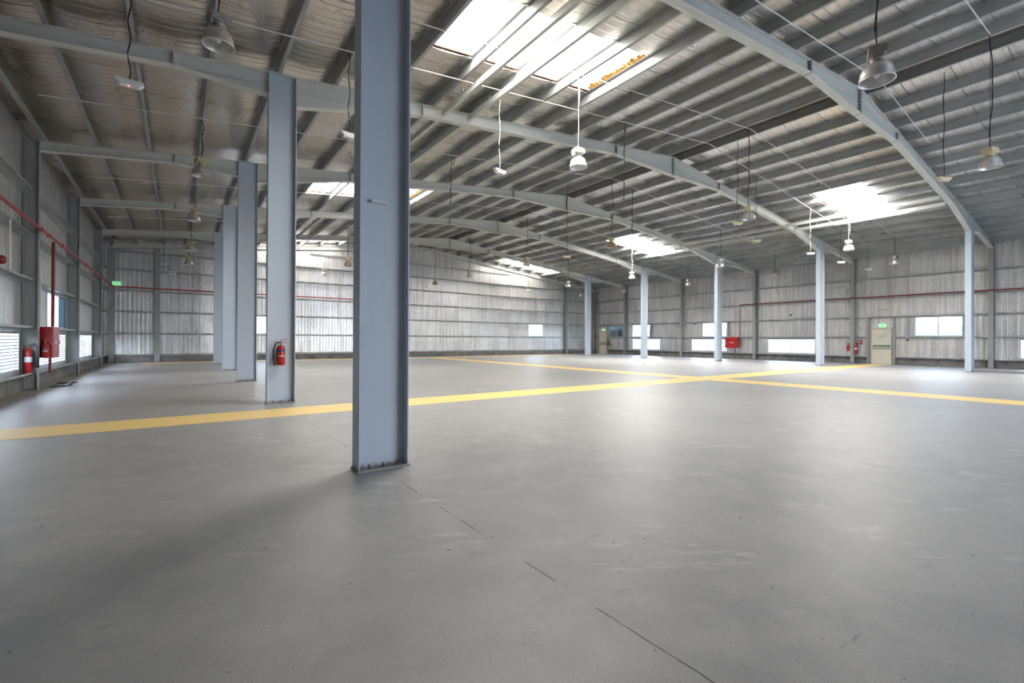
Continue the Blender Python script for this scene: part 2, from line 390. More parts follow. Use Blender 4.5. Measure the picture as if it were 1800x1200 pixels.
def roof_strip(xa, xb, ya, yb):
    xs = sorted(set([xa, xb]+[x for x in xs_all if xa < x < xb])); n = len(xs); vs = []
    for x in xs:
        z = zr(x)-sag(x); zz = zr(x)+.06
        vs += [(x, ya, z), (x, yb, z), (x, ya, zz), (x, yb, zz)]
    rb.add(vs, [(4*i, 4*i+1, 4*i+5, 4*i+4) for i in range(n-1)], True)
    rb.add(vs, [(4*i+2, 4*i+6, 4*i+7, 4*i+3) for i in range(n-1)]+[(4*i, 4*i+4, 4*i+6, 4*i+2) for i in range(n-1)]+[(4*i+1, 4*i+3, 4*i+7, 4*i+5) for i in range(n-1)]+[(0, 2, 3, 1), (4*n-4, 4*n-3, 4*n-1, 4*n-2)])
for x0, x1 in ((WL-.1, XC), (XC, WR+.1)):
    hs = [h for h in SKY if x0 <= h[0] < x1]
    ys = sorted(set([YF-.25, YB+.05]+[h[2] for h in hs]+[h[3] for h in hs]))
    for a, b in zip(ys[:-1], ys[1:]):
        cur = x0
        for h in sorted([h for h in hs if h[2] <= a+1e-6 and h[3] >= b-1e-6]):
            roof_strip(cur, h[0], a, b); cur = h[1]
        roof_strip(cur, x1, a, b)
struct(rb.build('ceiling', M_ROOF))
where = ['above the nearest bay, left of the ridge', 'seen past the nearest column, left of the ridge', 'at the far end, left of the ridge',
         'above the nearest bay, right of the ridge', 'right of the ridge in the third bay', 'at the far end, right of the ridge']
for i, (x0, x1, y0, y1) in enumerate(SKY):
    m = MB(); m.prismY([(x0, zr(x0)+.03), (x1, zr(x1)+.03), (x1, zr(x1)+.045), (x0, zr(x0)+.045)], y0, y1)
    t = thing('skylight', 'bright translucent roof sheet '+where[i], 'skylight', ((x0+x1)/2, (y0+y1)/2, zr((x0+x1)/2)), group='roof skylights')
    L = tuple(t.location)
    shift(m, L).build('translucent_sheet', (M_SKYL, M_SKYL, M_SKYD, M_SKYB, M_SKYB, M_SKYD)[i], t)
    f = MB()
    for ya, yb in ((y0-.05, y0), (y1, y1+.06)):
        f.prismY([(x0, zr(x0)-.03), (x1, zr(x1)-.03), (x1, zr(x1)+.05), (x0, zr(x0)+.05)], ya, yb)
    shift(f, L).build('flashing', M_FLASH, t)
    g = MB()
    for ya, yb in ((y1-.05, y1-.004),):
        g.prismY([(x0, zr(x0)-.01), (x1, zr(x1)-.01), (x1, zr(x1)+.02), (x0, zr(x0)+.02)], ya, yb)
    shift(g, L).build('rusty_edge', M_RUST, t)
    if i in (0, 1):       # rotted insulation hanging along the ridge-side edge
        g = MB(); y = y0+.05
        while y < y1-.1:
            wv = random.uniform(.05, .13); dx = random.uniform(.06, .22)
            g.prismY([(x1-dx, zr(x1)+.0), (x1+.02, zr(x1)-.02), (x1+.02, zr(x1)+.025), (x1-dx*.6, zr(x1)+.025)], y, y+wv); y += wv*random.uniform(.8, 1.3)
        shift(g, L).build('torn_insulation', M_ORANGE, t)

# ------------------------------------------------------------------ steel frames
ROWN = ['nearest the camera', 'second', 'third', 'fourth', 'last']
def i_column(x0, x1, y, top, name, label, cat, group, m, hw=CW, bolts=True):
    t = thing(name, label, cat, ((x0+x1)/2, y, 0), group=group); hx = (x1-x0)/2
    MB().box(-hx+.014, hx-.014, -.005, .005, .02, top-.012).build('web', m, t)
    for s in (-1, 1):
        MB().box(s*(hx-.014), s*hx, -hw, hw, .02, top-.012).build('flange', m, t)
    bp = MB().box(-hx-.012, hx+.012, -hw-.02, hw+.02, 0, .02).build('base_plate', M_CONC if bolts else m, t)
    if bolts:
        for bx in (-hx*.55, 0, hx*.55):
            for sy in (-1, 1):
                b = MB(); b.lathe([(.017, .02), (.017, .04), (.009, .04), (.009, .06)], 8, (bx, sy*.07, 0)); b.build('anchor_bolt', M_RUST, bp)
        MB().box(-hx, hx, -hw, hw, top-.012, top).build('cap_plate', m, t)
    return t
CX0, CX1 = 1.53, 2.08
for k in range(1, 6):
    y = FY[k]
    i_column(CX0, CX1, y, zt(1.8), 'steel_column', {1: 'large blue-grey steel I-column standing nearest the camera, left of centre', 2: 'grey steel I-column with a red fire extinguisher on its web',
        3: 'left-row steel column just behind the one with the fire extinguisher', 4: 'left-row steel column, fourth from the camera, partly hidden', 5: 'farthest of the left row of steel columns, half hidden'}[k], 'column', 'left row of steel columns', M_STEEL)
    i_column(mir(CX1)-.05, mir(CX0), y, zt(1.8), 'steel_column', {1: 'right-row steel column nearest the right edge of the view', 2: 'right-row steel column just left of the cream exit door',
        3: 'right-row steel column beside the red hose cabinet', 4: 'right-row steel column, fourth from the right edge', 5: 'farthest of the right row of steel columns'}[k], 'column', 'right row of steel columns', M_STEEL)
BOT = [(XL, 6.33), (-.1, 6.66), (CX0, 6.60), None, (CX1, 6.50), (5.1, 7.17), (12.5, 7.95), (XC, 7.90)]
def rafter(y, label):
    t = thing('roof_rafter', label, 'rafter', (XC, y, 0), group='pitched roof rafters')
    web, tf, bf, rb_ = MB(), MB(), MB(), MB()
    left = [p for p in BOT if p]
    segs = [(left[0], left[1]), (left[1], left[2])]+[(left[i], left[i+1]) for i in range(3, 6)]
    for s in (1, -1):
        for (xa, za), (xb, zb) in segs:
            X = lambda x: (x-XC)*s
            web.prismY([(X(xa), za), (X(xb), zb), (X(xb), zt(xb)), (X(xa), zt(xa))], -.005, .005)
            tf.prismY([(X(xa), zt(xa)-.013), (X(xb), zt(xb)-.013), (X(xb), zt(xb)-.001), (X(xa), zt(xa)-.001)], -.1, .1)
            bf.prismY([(X(xa), za), (X(xb), zb), (X(xb), zb+.013), (X(xa), za+.013)], -.1, .1)
        for (xa, za), (xb, zb) in (((CX1, 6.83), (5.1, 7.19)), ((12.5, 7.97), (XC-.02, 8.27)), ((-.1, 6.68), (CX0, 6.82))):
            MB().prismY([(X(xa), za), (X(xb), zb), (X(xb), zb+.01), (X(xa), za+.01)], -.028, .028).build('haunch_rib', M_RAFT, t)
    web.build('web', M_RAFT, t); tf.build('top_flange', M_RAFT, t); bf.build('bottom_flange', M_RAFT, t)
    for xx, za in ((-.1, 6.66), (5.1, 7.17), (12.5, 7.95), (XC, 7.90), (mir(12.5), 7.95), (mir(5.1), 7.17), (mir(-.1), 6.66)):
        dark = xx in (12.5, XC, mir(12.5))
        sp = MB().box(xx-XC-.014, xx-XC+.014, -.1, .1, za-.02, zt(xx)-.002).build('splice_plate', M_RAFT, t)
        if dark:
            n = 4 if xx != XC else 7; z0, z1 = za+.06, zt(xx)-.06
            for j in range(n):
                z = z0+(z1-z0)*j/(n-1)
                for sy in (-1, 1): MB().cyl((xx-XC-.05, sy*.05, z), (xx-XC+.05, sy*.05, z), .017, 6).build('bolt', M_DARK, sp)
    return t
for k in range(1, 6):
    rafter(FY[k], {1: 'deep grey roof rafter crossing the upper right, nearest the camera', 2: 'long grey rafter meeting the column with the fire extinguisher',
       3: 'third grey roof rafter from the camera', 4: 'fourth grey roof rafter from the camera', 5: 'farthest full grey roof rafter before the back wall'}[k])
def gable(y, label, m):
    t = thing('gable_rafter', label, 'rafter', (XC, y, 0), group=None); mb = MB()
    for s in (1, -1):
        a, b = XL, XC; X = lambda x: (x-XC)*s
        mb.prismY([(X(a), zt(a)-.25), (X(b), zt(b)-.25), (X(b), zt(b)-.24), (X(a), zt(a)-.24)], -.08, .08)
        mb.prismY([(X(a), zt(a)-.25), (X(b), zt(b)-.25), (X(b), zt(b)-.001), (X(a), zt(a)-.001)], -.006, .006)
        mb.prismY([(X(a), zt(a)-.012), (X(b), zt(b)-.012), (X(b), zt(b)-.001), (X(a), zt(a)-.001)], -.08, .08)
    mb.build('gable_beam', m, t); return t
gable(YB-.12, 'light grey sloping beam along the top of the back wall', M_RAFT)
gable(YF-.05, 'sloping beam above the front doorway behind the camera', M_RAFT)
LWN = {0: 'behind the camera', 1: 'beside the camera', 2: 'with the black-horned extinguisher', 3: 'between the second and third louvres', 4: 'just before the rear corner', 5: 'rear'}
for k in range(0, 6):
    y = FY[k]
    i_column(WL+.012, XL, y, zt(XL), 'perimeter_column', {0: 'grey column of the left wall behind the camera', 1: 'grey column of the left wall level with the nearest frame', 2: 'grey left wall column carrying a black-horned extinguisher', 3: 'grey left wall column right of the red cabinet',
        4: 'grey left wall column second from the rear corner', 5: 'grey left wall column nearest the rear corner'}[k], 'column', 'left wall columns', M_WCOL, .1, False)
    i_column(XR, WR-.012, y, zt(XL), 'perimeter_column', {0: 'grey column of the right wall behind the camera', 1: 'grey right wall column nearest the right edge of view', 2: 'grey right wall column with extinguishers left of the cream door', 3: 'grey right wall column between hose cabinet and louvre',
        4: 'grey right wall column between the second and third windows', 5: 'grey right wall column nearest the far right corner'}[k], 'column', 'right wall columns', M_WCOL, .1, False)
for xa, lab in ((XL-.02, 'corner post of left and back walls'), (-1.0, 'back wall post near the left corner'), (30.9, 'back wall post near the far right corner'), (XR+.02, 'corner post of right and back walls')):
    t = thing('gable_post', 'grey steel '+lab, 'post', (xa, YB-.14, 0), group='back wall posts'); h = zt(xa)-.26; wd = .13
    MB().box(-wd, wd, -.09, -.075, 0, h).build('flange', M_WCOL, t); MB().box(-.006, .006, -.075, .11, 0, h).build('web', M_WCOL, t); MB().box(-wd, wd, .11, .125, 0, h).build('flange', M_WCOL, t)

# purlins: Z sections running the length of the hall
ORD = ['first', 'second', 'third', 'fourth', 'fifth', 'sixth', 'seventh', 'eighth', 'ninth', 'tenth', 'eleventh', 'twelfth', 'thirteenth', 'fourteenth', 'fifteenth', 'sixteenth']
for side in (1, -1):
    for i, px in enumerate(PX):
        mb = MB(); xx = px if side == 1 else mir(px); d = .07*side; z0 = zt(xx)+.001; sl = .1075*side*.07; th = .006
        sgn = 1                                    # bottom flange turned the same way on every line
        mb.box(xx-th/2, xx+th/2, YF-.1, YB-.02, z0, z0+PH-.004)
        mb.box(xx, xx+sgn*.07, YF-.1, YB-.02, z0-.002, z0+th-.002)
        mb.box(xx+sgn*.07, xx+sgn*.07-sgn*th, YF-.1, YB-.02, z0, z0+.022)
        mb.box(xx, xx-sgn*.07, YF-.1, YB-.02, z0+PH-.012, z0+PH-.006)
        n = 15-i
        o = mb.build('roof_purlin', M_PURL)
        tag(o, 'galvanized roof purlin, %s from the ridge on the %s slope' % (ORD[n], 'left' if side == 1 else 'right'), 'purlin', 'roof purlins')
t = thing('ridge_closure', 'dark brown rust-edged closure strip under the roof ridge', 'flashing', (XC, 16, zr(XC)))
m = MB(); m.box(-.36, .36, YF-16, YB-16-.03, -.075, -.045); m.build('closure_plate', M_RIDGE, t)
m = MB(); y = YF
while y < YB-.5:
    l = random.uniform(.2, 1.3); m.box(-.37, -.345+random.uniform(0, .02), y-16, y+l-16, -.10-random.uniform(0, .03), -.04); y += l+random.uniform(.0, .25)
m.build('rusty_edge', mat('red_rust', (.30, .09, .035), .8, 0, var=.4, vscale=5), t)
# low channels bolted between rafters
for xx, y0, y1, lab in ((5.61, FY[1], FY[3], 'left of the pair under the near left skylight'), (6.39, FY[1], FY[3], 'right of the pair under the near left skylight'),
                    (25.2, FY[1], FY[3], 'left of the pair under the near right skylight'), (26.1, FY[1], FY[3], 'right of the pair under the near right skylight'),
                    (5.61, FY[4], YB-.2, 'left of the far pair before the back wall'), (6.39, FY[4], YB-.2, 'right of the far pair before the back wall')):
    z = zt(xx)-(.23 if xx < 20 else .39)
    t = thing('hanging_channel', 'pale steel channel hung below the purlins, '+lab, 'channel', (xx, (y0+y1)/2, z), group='hung steel channels'); hy = (y1-y0)/2
    cm = MB(); cuts = [-hy+.02]+[yy-(y0+y1)/2 for yy in FY if y0 < yy < y1]+[hy-.02]
    for a, b in zip(cuts[:-1], cuts[1:]):
        a += .11; b -= .11
        cm.box(-.004, .004, a, b, 0, .15); cm.box(0, .075, a, b, 0, .006); cm.box(0, .075, a, b, .144, .15)
    cm.build('channel', M_RAFT, t)
    for yy in (-hy*.62, -hy*.2, hy*.3, hy*.75):
        MB().box(-.01, .01, yy-.025, yy+.025, .15, .23 if xx < 20 else .39).build('hanger', M_PURL, t)

# wall girts
GZ = [.42, 1.63, 2.87, 4.05, 5.22]
GN = ['lowest', 'second', 'middle', 'fourth', 'top']
ys_f = [YF]+FY+[YB-.1]
for wall in ('left', 'right'):
    for gi, z in enumerate(GZ):
        t = thing('cladding_girt', '%s horizontal girt of the %s wall' % (GN[gi], wall), 'girt', (WL if wall == 'left' else WR, 16, z), group='wall girts')
        s = 1 if wall == 'left' else -1
        for a, b in zip(ys_f[:-1], ys_f[1:]):
            pieces = [(a+.015, b-.015)]
            if wall == 'right':
                for d0, d1, dz in DOOR_R:
                    if z < dz:
                        pieces = [q for p in pieces for q in ([(p[0], d0-.07), (d1+.07, p[1])] if p[0] < d0 < p[1] else [p])]
            mb = MB(); ok = False
            for p0, p1 in pieces:
                if p1-p0 < .1: continue
                ok = True
                mb.box(s*.012, s*.215, p0-16, p1-16, -.004, .004); mb.box(s*.209, s*.215, p0-16, p1-16, -.004, .06); mb.box(s*.012, s*.018, p0-16, p1-16, -.06, .004)
            if ok: mb.build('girt_length', M_GIRT, t)
bx = [XL+.15, -1.0, 7.0, 15.0, 23.0, 30.9, XR-.15]
for gi, z in enumerate(GZ+[6.25]):
    t = thing('cladding_girt', '%s horizontal girt of the back wall' % (GN+['extra high'])[gi], 'girt', (XC, YB, z), group='wall girts')
    for a, b in zip(bx[:-1], bx[1:]):
        mb = MB(); a += .02 if a == bx[0] else .14 if a in (-1.0, 30.9) else 0; b -= .14 if b in (-1.0, 30.9) else .02 if b == bx[-1] else 0
        mb.box(a-XC, b-XC, -.03, -.2, -.004, .004); mb.box(a-XC, b-XC, -.194, -.2, -.004, .06); mb.box(a-XC, b-XC, -.03, -.036, -.06, .004)
        mb.build('girt_length', M_GIRT, t)
# one more high girt in the middle of the gable
t = thing('cladding_girt', 'short girt high in the middle of the back wall', 'girt', (XC, YB, 7.2), group='wall girts')
mb = MB(); mb.box(-8.5, 8.5, -.03, -.2, -.004, .004); mb.box(-8.5, 8.5, -.194, -.2, -.004, .06); mb.build('girt_length', M_GIRT, t)
# dark base strips behind the lowest girts
def base_strip(name, rects):
    mb = MB()
    for r in rects: mb.box(*r)
    struct(mb.build(name, M_BASE))
base_strip('baseboard_left', [(WL, WL+.03, YF, YB-.03, 0, .40)])
base_strip('baseboard_right', [(WR-.03, WR, YF, 9.07, 0, .40), (WR-.03, WR, 10.28, 31.92, 0, .40), (WR-.03, WR, 33.13, YB-.03, 0, .40)])
base_strip('baseboard_back', [(WL+.03, WR-.03, YB-.03, YB, 0, .40)])

# ------------------------------------------------------------------ openings
wn = [0]
def frame_u(mb, axis, at, d0, d1, u0, u1, z0, z1, t):
    def bx_(a, b, c, d):
        if axis == 0: mb.box(at+d0, at+d1, a, b, c, d)
        else: mb.box(a, b, at+d0, at+d1, c, d)
    bx_(u0, u0+t, z0, z1); bx_(u1-t, u1, z0, z1); bx_(u0+t, u1-t, z0, z0+t); bx_(u0+t, u1-t, z1-t, z1); return bx_
def louver(axis, at, sgn, u0, u1):
    wn[0] += 1
    t = bpy.data.objects.new('window_%d' % wn[0], None); COL.objects.link(t); struct(t)
    f = MB(); bx_ = frame_u(f, axis, at, -.03, .03, u0, u1, LZ0, LZ1, .035); mid = (u0+u1)/2; bx_(mid-.02, mid+.02, LZ0, LZ1); f.build('frame', M_FRAME, t)
    s = MB(); n = 13
    for i in range(n):
        z = LZ0+.05+(LZ1-LZ0-.1)*i/(n-1); a = .022*sgn
        for ua, ub in ((u0+.036, mid-.021), (mid+.021, u1-.036)):
            p = [(at-a, z+.016), (at+a, z-.010), (at+a, z-.026), (at-a, z)]
            if axis == 0: s.prismY(p, ua, ub)
            else: s.prismX(p, ua, ub)
    s.build('louvre_slats', M_LOUV, t)
def window(axis, at, u0, u1, split=None, blue=0):
    wn[0] += 1
    t = bpy.data.objects.new('window_%d' % wn[0], None); COL.objects.link(t); struct(t)
    f = MB(); bx_ = frame_u(f, axis, at, -.04, .04, u0, u1, WZ0, WZ1, .045); mid = split or (u0+u1)/2; bx_(mid-.025, mid+.025, WZ0+.045, WZ1-.045); f.build('frame', M_FRAME, t)
    for i, (a, b) in enumerate(((u0+.045, mid-.025), (mid+.025, u1-.045))):
        g = MB()
        if axis == 0: g.box(at-.004, at+.004, a, b, WZ0+.045, WZ1-.045)
        else: g.box(a, b, at-.004, at+.004, WZ0+.045, WZ1-.045)
        g.build('pane', M_BLUE if blue & (1 << i) else M_GLASS, t)
for a, b in LV_L: louver(0, WL-.02, 1, a, b)
for a, b in LV_R: louver(0, WR+.02, -1, a, b)
for a, b in LV_B: louver(1, YB+.02, -1, a, b)
window(0, WL-.02, *WIN_L[0], split=21.65, blue=2)
for a, b in WIN_L[1:]: window(0, WL-.02, a, b)
for i, (a, b) in enumerate(WIN_R): window(0, WR+.02, a, b, blue=3 if i == 3 else 0)
for a, b in WIN_B: window(1, YB+.02, a, b)
# jamb posts beside openings on the right wall
for yy, z0, z1, lab in ((9.03, 0, 2.86, 'right of the cream door frame'), (10.32, 0, 2.86, 'left of the cream door frame'), (8.35, 1.66, 2.86, 'left of the wide right window'), (5.95, 1.66, 2.86, 'right of the wide right window'),
                    (19.35, 1.66, 2.86, 'right of the window above the hose cabinet'), (26.65, 1.66, 2.86, 'right of the window at the middle louvre'), (31.85, 0, 2.86, 'right of the far door'), (33.2, 0, 6.3, 'left of the far door reaching the eave')):
    mb = MB(); mb.box(WR-.2, WR-.012, yy-.045, yy-.039, z0, z1); mb.box(WR-.206, WR-.2, yy-.045, yy+.045, z0, z1); tag(mb.build('jamb_post', M_WCOL), 'grey upright jamb post '+lab, 'post', 'jamb posts of the right wall')
# doors
for i, (a, b, h) in enumerate(DOOR_R):
    t = bpy.data.objects.new('door_%d' % (i+1), None); COL.objects.link(t); struct(t)
    at = WR-.03
    f = MB(); f.box(at-.07, at+.05, a, a+.06, 0, h); f.box(at-.07, at+.05, b-.06, b, 0, h); f.box(at-.07, at+.05, a+.06, b-.06, h-.06, h); f.build('door_frame', M_DOORF, t)
    lf = MB().box(at-.05, at, a+.06, b-.06, .001, h-.06).build('door_leaf', M_DOOR, t, .004)
    bar = MB().box(at-.058, at-.05, a+.08, b-.12, 1.06, 1.16).build('green_band', M_GREEN, t)
    tx = MB(); y = b-.2
    for k in range(9):
        tx.box(at-.0595, at-.0585, y, y-.035, 1.10, 1.125); y -= .065 if k != 4 else .1
    tx.build('band_lettering', M_LABEL, bar)
    pb = MB(); pb.cyl((at-.10, a+.10, .97), (at-.10, b-.14, .97), .022); pb.box(at-.11, at-.05, a+.08, a+.14, .92, 1.02); pb.box(at-.11, at-.05, b-.18, b-.12, .92, 1.02); pb.build('push_bar', M_CHROME, t)
    mk = MB(); y = b-.42
    for k in range(5):
        mk.box(at-.0515, at-.0500, y, y-.03, 1.675+.01*(k % 2), 1.70+.012*((k+1) % 3)); y -= .045
    mk.build('door_mark', M_DARK, t)
def exit_sign(x, y, z, nx, ny, label):
    t = thing('exit_sign', label, 'sign', (x, y, z), math.atan2(ny, nx), 'green exit signs')
    MB().box(-.03, .02, -.18, .18, -.11, .11).build('sign_box', M_EXITW, t, .006)
    p = MB(); p.box(.0205, .0225, -.08, .10, -.075, .075); p.build('sign_panel', M_EXIT, t)
    g = MB()      # small running figure and arrow as on such signs
    g.lathe([(.012, -.001), (.012, .001)], 8, (0, 0, 0)); g.v = [(.0235+c, .035+a, .05+b) for a, b, c in g.v]
    for (a0, b0, a1, b1) in ((.03, .035, .02, -.005), (.02, -.005, -.01, -.02), (-.01, -.02, -.015, -.05), (.02, -.005, .04, -.05), (.03, .03, -.01, .02), (.03, .03, .06, .01)):
        g.tube([(.0235, a0, b0), (.0235, a1, b1)], .005, 5)
    g.build('running_figure', M_EXITW, t); return t
exit_sign(WR-.06, 9.62, 2.36, -1, 0, 'green lit exit sign above the near cream exit door')
exit_sign(WR-.06, 32.5, 2.42, -1, 0, 'green exit sign above the farthest door on the right wall')
exit_sign(-2.80, YB-.27, 4.40, 0, -1, 'small green sign high in the far left corner')

# ------------------------------------------------------------------ floor markings, kerb
def strip(x0, x1, y0, y1, label): tag(MB().box(x0, x1, y0, y1, .0005, .003).build('floor_marking', M_YEL), label, 'floor marking', 'yellow walkway lines')
strip(-3.2, 34.6, 9.12, 10.17, 'wide yellow stripe crossing the floor to the cream exit door')
strip(15.1, 16.2, YF, 9.12, 'yellow stripe running toward the lower right edge of the floor')
strip(15.1, 16.2, 10.17, 31.6, 'yellow stripe running away down the middle of the hall')
strip(-1.6, 30.5, 31.6, 32.6, 'far yellow stripe along the foot of the back wall')
tag(MB().box(29.7, 31.9, -1.0, 5.1, 0, .025).build('concrete_plinth', M_CONC, None, .01), 'low pale concrete plinth right of the nearest right column', 'plinth')

# ------------------------------------------------------------------ hanging lamps
def lamp(name, label, loc, top, kind, cord, slack, group='hanging high-bay lamps'):
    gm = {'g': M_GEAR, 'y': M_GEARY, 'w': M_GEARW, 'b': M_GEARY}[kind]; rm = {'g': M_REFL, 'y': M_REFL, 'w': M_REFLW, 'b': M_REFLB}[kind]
    t = thing(name, label, 'hanging lamp', loc, random.uniform(-.4, .4), group); h = top-loc[2]
    g = MB(); g.box(-.135, .135, -.10, .10, -.14, -.04); g.box(-.10, .10, -.085, .085, -.04, -.012); g.lathe([(.03, -.012), (.03, .012), (.012, .02)], 10)
    for k in range(6): g.box(-.137, .137, -.09+.034*k, -.084+.034*k, -.13, -.05)
    g.box(-.135, -.10, -.06, .06, -.20, -.14)
    go = g.build('gear_box', gm, t, .006)
    MB().lathe([(.085, -.14), (.09, -.155), (.075, -.165), (.072, -.21), (.08, -.225), (.08, -.235)], 20).build('neck', gm, t)
    r = MB(); r.lathe([(.068, -.222), (.090, -.232), (.130, -.252), (.163, -.285), (.186, -.335), (.198, -.395), (.204, -.455), (.214, -.470), (.204, -.472), (.195, -.455), (.188, -.395), (.176, -.338), (.154, -.293), (.122, -.262), (.06, -.242)], 32, cap=False)
    r.build('reflector', rm, t)
    b = MB(); b.lathe([(.012, -.24), (.03, -.27), (.045, -.33), (.043, -.38), (.02, -.42), (.004, -.43)], 12); b.build('bulb', M_BULB, t)
    cm = M_WCORD if cord == 'w' else M_BLACK
    n = 22; c = MB(); pts = []
    for i in range(n):
        u = i/(n-1); wv = slack*math.sin(u*math.pi)*(.5+.5*math.sin(u*9+loc[0]))
        pts.append((wv, .02*math.sin(u*14), .012+u*(h-.012)))
    c.tube(pts, .011 if cord != 'w' else .009, 6); c.build('cable', cm, t)
    s = MB(); s.cyl((0, 0, .01), (0, 0, h), .005, 6); s.build('suspension_wire', cm if cord == 'w' else M_DARK, t)
    return t
LZ = 5.97
LX = [.45, 7.7, 15.65, 24.5, 30.9]; LY = [8.0, 14.1, 20.3, 26.5, 31.6]
COLN = ['left aisle', 'left half of the hall', 'middle under the ridge', 'right half of the hall', 'right aisle']
ROWN2 = ['nearest', 'second', 'third', 'fourth', 'last']
special = {(0, 0): ('g', 'b', .02, 'large aluminium lamp hanging at top left with long black cable'), (1, 0): ('w', 'w', .03, 'skylit white lamp on a white cable in front of the long rafter'),
           (3, 0): ('w', 'w', .14, 'skylit white lamp below the near right skylight'), (3, 2): ('w', 'w', .10, 'skylit white lamp on a looped white cable beside a right column top'),
           (1, 4): ('w', 'w', .05, 'small skylit white lamp before the back wall, seen between left columns'), (2, 1): ('b', 'b', .22, 'bronze lamp with a looped black cable over the third-bay skylight'),
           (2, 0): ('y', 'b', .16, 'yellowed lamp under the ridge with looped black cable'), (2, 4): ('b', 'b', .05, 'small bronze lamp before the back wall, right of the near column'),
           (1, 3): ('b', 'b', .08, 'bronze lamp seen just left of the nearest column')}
KN = {'g': 'grey aluminium', 'y': 'yellowed', 'w': 'white', 'b': 'bronze'}
for j, y in enumerate(LY):
    for i, x in enumerate(LX):
        if (i, j) == (1, 1): continue
        k, c, sl, lab = special.get((i, j), (('y', 'b', 'y', 'g', 'g')[i], 'b', .06, None))
        if lab is None: lab = '%s hanging lamp, %s row back, over the %s' % (KN[k], ROWN2[j], COLN[i])
        dz = {(0, 0): .17, (0, 2): .13, (0, 3): 0}.get((i, j), 0)
        lamp('pendant_lamp', lab, (x, y, LZ+dz), zt(x)-.03, k, c, sl)
lamp('pendant_lamp', 'large aluminium lamp hanging at top right on a thick black cable', (7.72, 2.2, 5.42), zt(7.7)-.03, 'g', 'b', .02)
lamp('pendant_lamp', 'yellowed lamp with black cable near the right edge of the view', (15.3, 2.2, 5.92), zt(15.3)-.03, 'y', 'b', .12)
def bare_cord(x, y, z0, z1, label, loop=.12):
    m = MB(); pts = [(x+loop, y, z1-.02), (x+loop*1.05, y, z1-.2), (x+loop*.5, y, z1-.33), (x, y, z1-.22), (x-.02, y, z1-.5)]
    n = 8
    for i in range(1, n+1): pts.append((x-.02+.02*math.sin(i*2.1), y, z1-.5+(z0-z1+.5)*i/n))
    m.tube(pts, .012, 6); m.cyl((x, y, z0), (x, y, z1-.02), .005, 5)
    tag(m.build('empty_pendant_cable', M_BLACK), label, 'cord', 'empty hanging cords')
bare_cord(7.57, 14.1, 6.0, zt(7.57), 'empty looped black cord hanging beside the nearest column')
bare_cord(17.04, 14.1, 5.85, zt(17.04), 'empty black cord hanging in front of the third-bay skylight', .04)
bare_cord(11.1, 9.5, 5.7, zt(11.1), 'empty black cord hanging right of the skylit white lamp', .05)

# ------------------------------------------------------------------ emergency lights
def emergency(x, y, z, label, rz=0, cord='b', m=M_HOUS, dot=False, roof=False):
    t = thing('emergency_light', label, 'emergency light', (x, y, z), rz, 'hanging emergency lights'); top = (zr(x)-.03 if roof else zt(x)-.02)-z
    MB().prismY([(-.19, .05), (-.10, -.045), (.13, -.045), (.19, .0), (.18, .05)], -.055, .055).build('housing', m, t, .006)
    for s in (-1, 1): MB().lathe([(.028, -.002), (.034, .02)], 10, (s*.11, 0, -.06)).build('lamp_head', M_LABEL, t)
    if dot: MB().lathe([(.014, -.06), (.002, -.045)], 8, (.0, -.03, 0)).build('indicator', M_PINK, t)
    pts = [(.02*math.sin(i*1.3), 0, .05+(top-.05)*i/12) for i in range(13)]
    MB().tube(pts, .010, 6).build('cord', M_WCORD if cord == 'w' else M_BLACK, t)
emergency(-.66, 9.5, 5.43, 'white emergency light with red indicator hanging at top left', dot=True)
emergency(2.77, 9.5, 5.50, 'white emergency light half hidden by the nearest column', .1)
emergency(6.45, 9.5, 5.57, 'white emergency light on a white cord left of the bright lamp', .2, 'w')
emergency(16.23, 8.7, 5.6, 'pale emergency light just left of the yellowed ridge lamp', -.7, m=M_HOUSY)
emergency(19.19, 9.5, 5.48, 'pale emergency light lower right of the yellowed ridge lamp', -.7, m=M_HOUSY)
emergency(24.32, 9.5, 5.54, 'small white emergency light on a white cord under the right skylight', -.8, 'w')
emergency(28.0, 9.5, 5.50, 'white emergency light beside the wall end of the second rafter', -.8)
emergency(32.0, 9.5, 5.50, 'small emergency light hanging near the right wall', -.8)
emergency(16.81, 3.3, 5.80, 'yellowed emergency light hanging near the upper right edge', -.5, m=M_HOUSY, roof=True)
emergency(-.67, 31.6, 5.43, 'white emergency light hanging near the far left wall', 0)
emergency(14.87, 31.6, 5.32, 'white emergency light hanging before the back wall', -.4)
emergency(14.43, 15.7, 5.20, 'pale emergency light on a long cord near a far skylight', -.7, m=M_HOUSY, roof=True)

# ------------------------------------------------------------------ conduits
def conduit(y, x0, x1, label, m=M_CONDUIT, r=.012):
    pts = [(x, y, zt(x)-r) for x in ([x0] if x0 < XC else [])+([XC-.42, XC, XC+.42] if x0 < XC < x1 else [])+[x1]]
    if x0 > XC: pts = [(x0, y, zt(x0)-r)]+pts
    b = MB(); b.tube(pts, r, 6); tag(b.build('electrical_conduit', m), label, 'conduit', 'white conduits under the purlins')
conduit(2.2, 6, 15.3, 'white conduit at the upper right corner feeding the near lamps')
conduit(4.4, 8.5, 20.5, 'white conduit left of the big top right lamp')
conduit(8.0, -2.5, 31, 'white conduit crossing under the near left skylight')
conduit(9.5, -2.7, 32.5, 'white conduit passing just before the long second rafter')
conduit(14.1, -2.5, 31, 'thin white conduit in the bay behind the second rafter')
conduit(20.3, -2.5, 31, 'thin white conduit in the bay behind the third rafter')
conduit(26.5, -2.5, 31, 'thin white conduit in the bay behind the fourth rafter')
conduit(31.6, -2.5, 31, 'thin white conduit nearest the back wall')

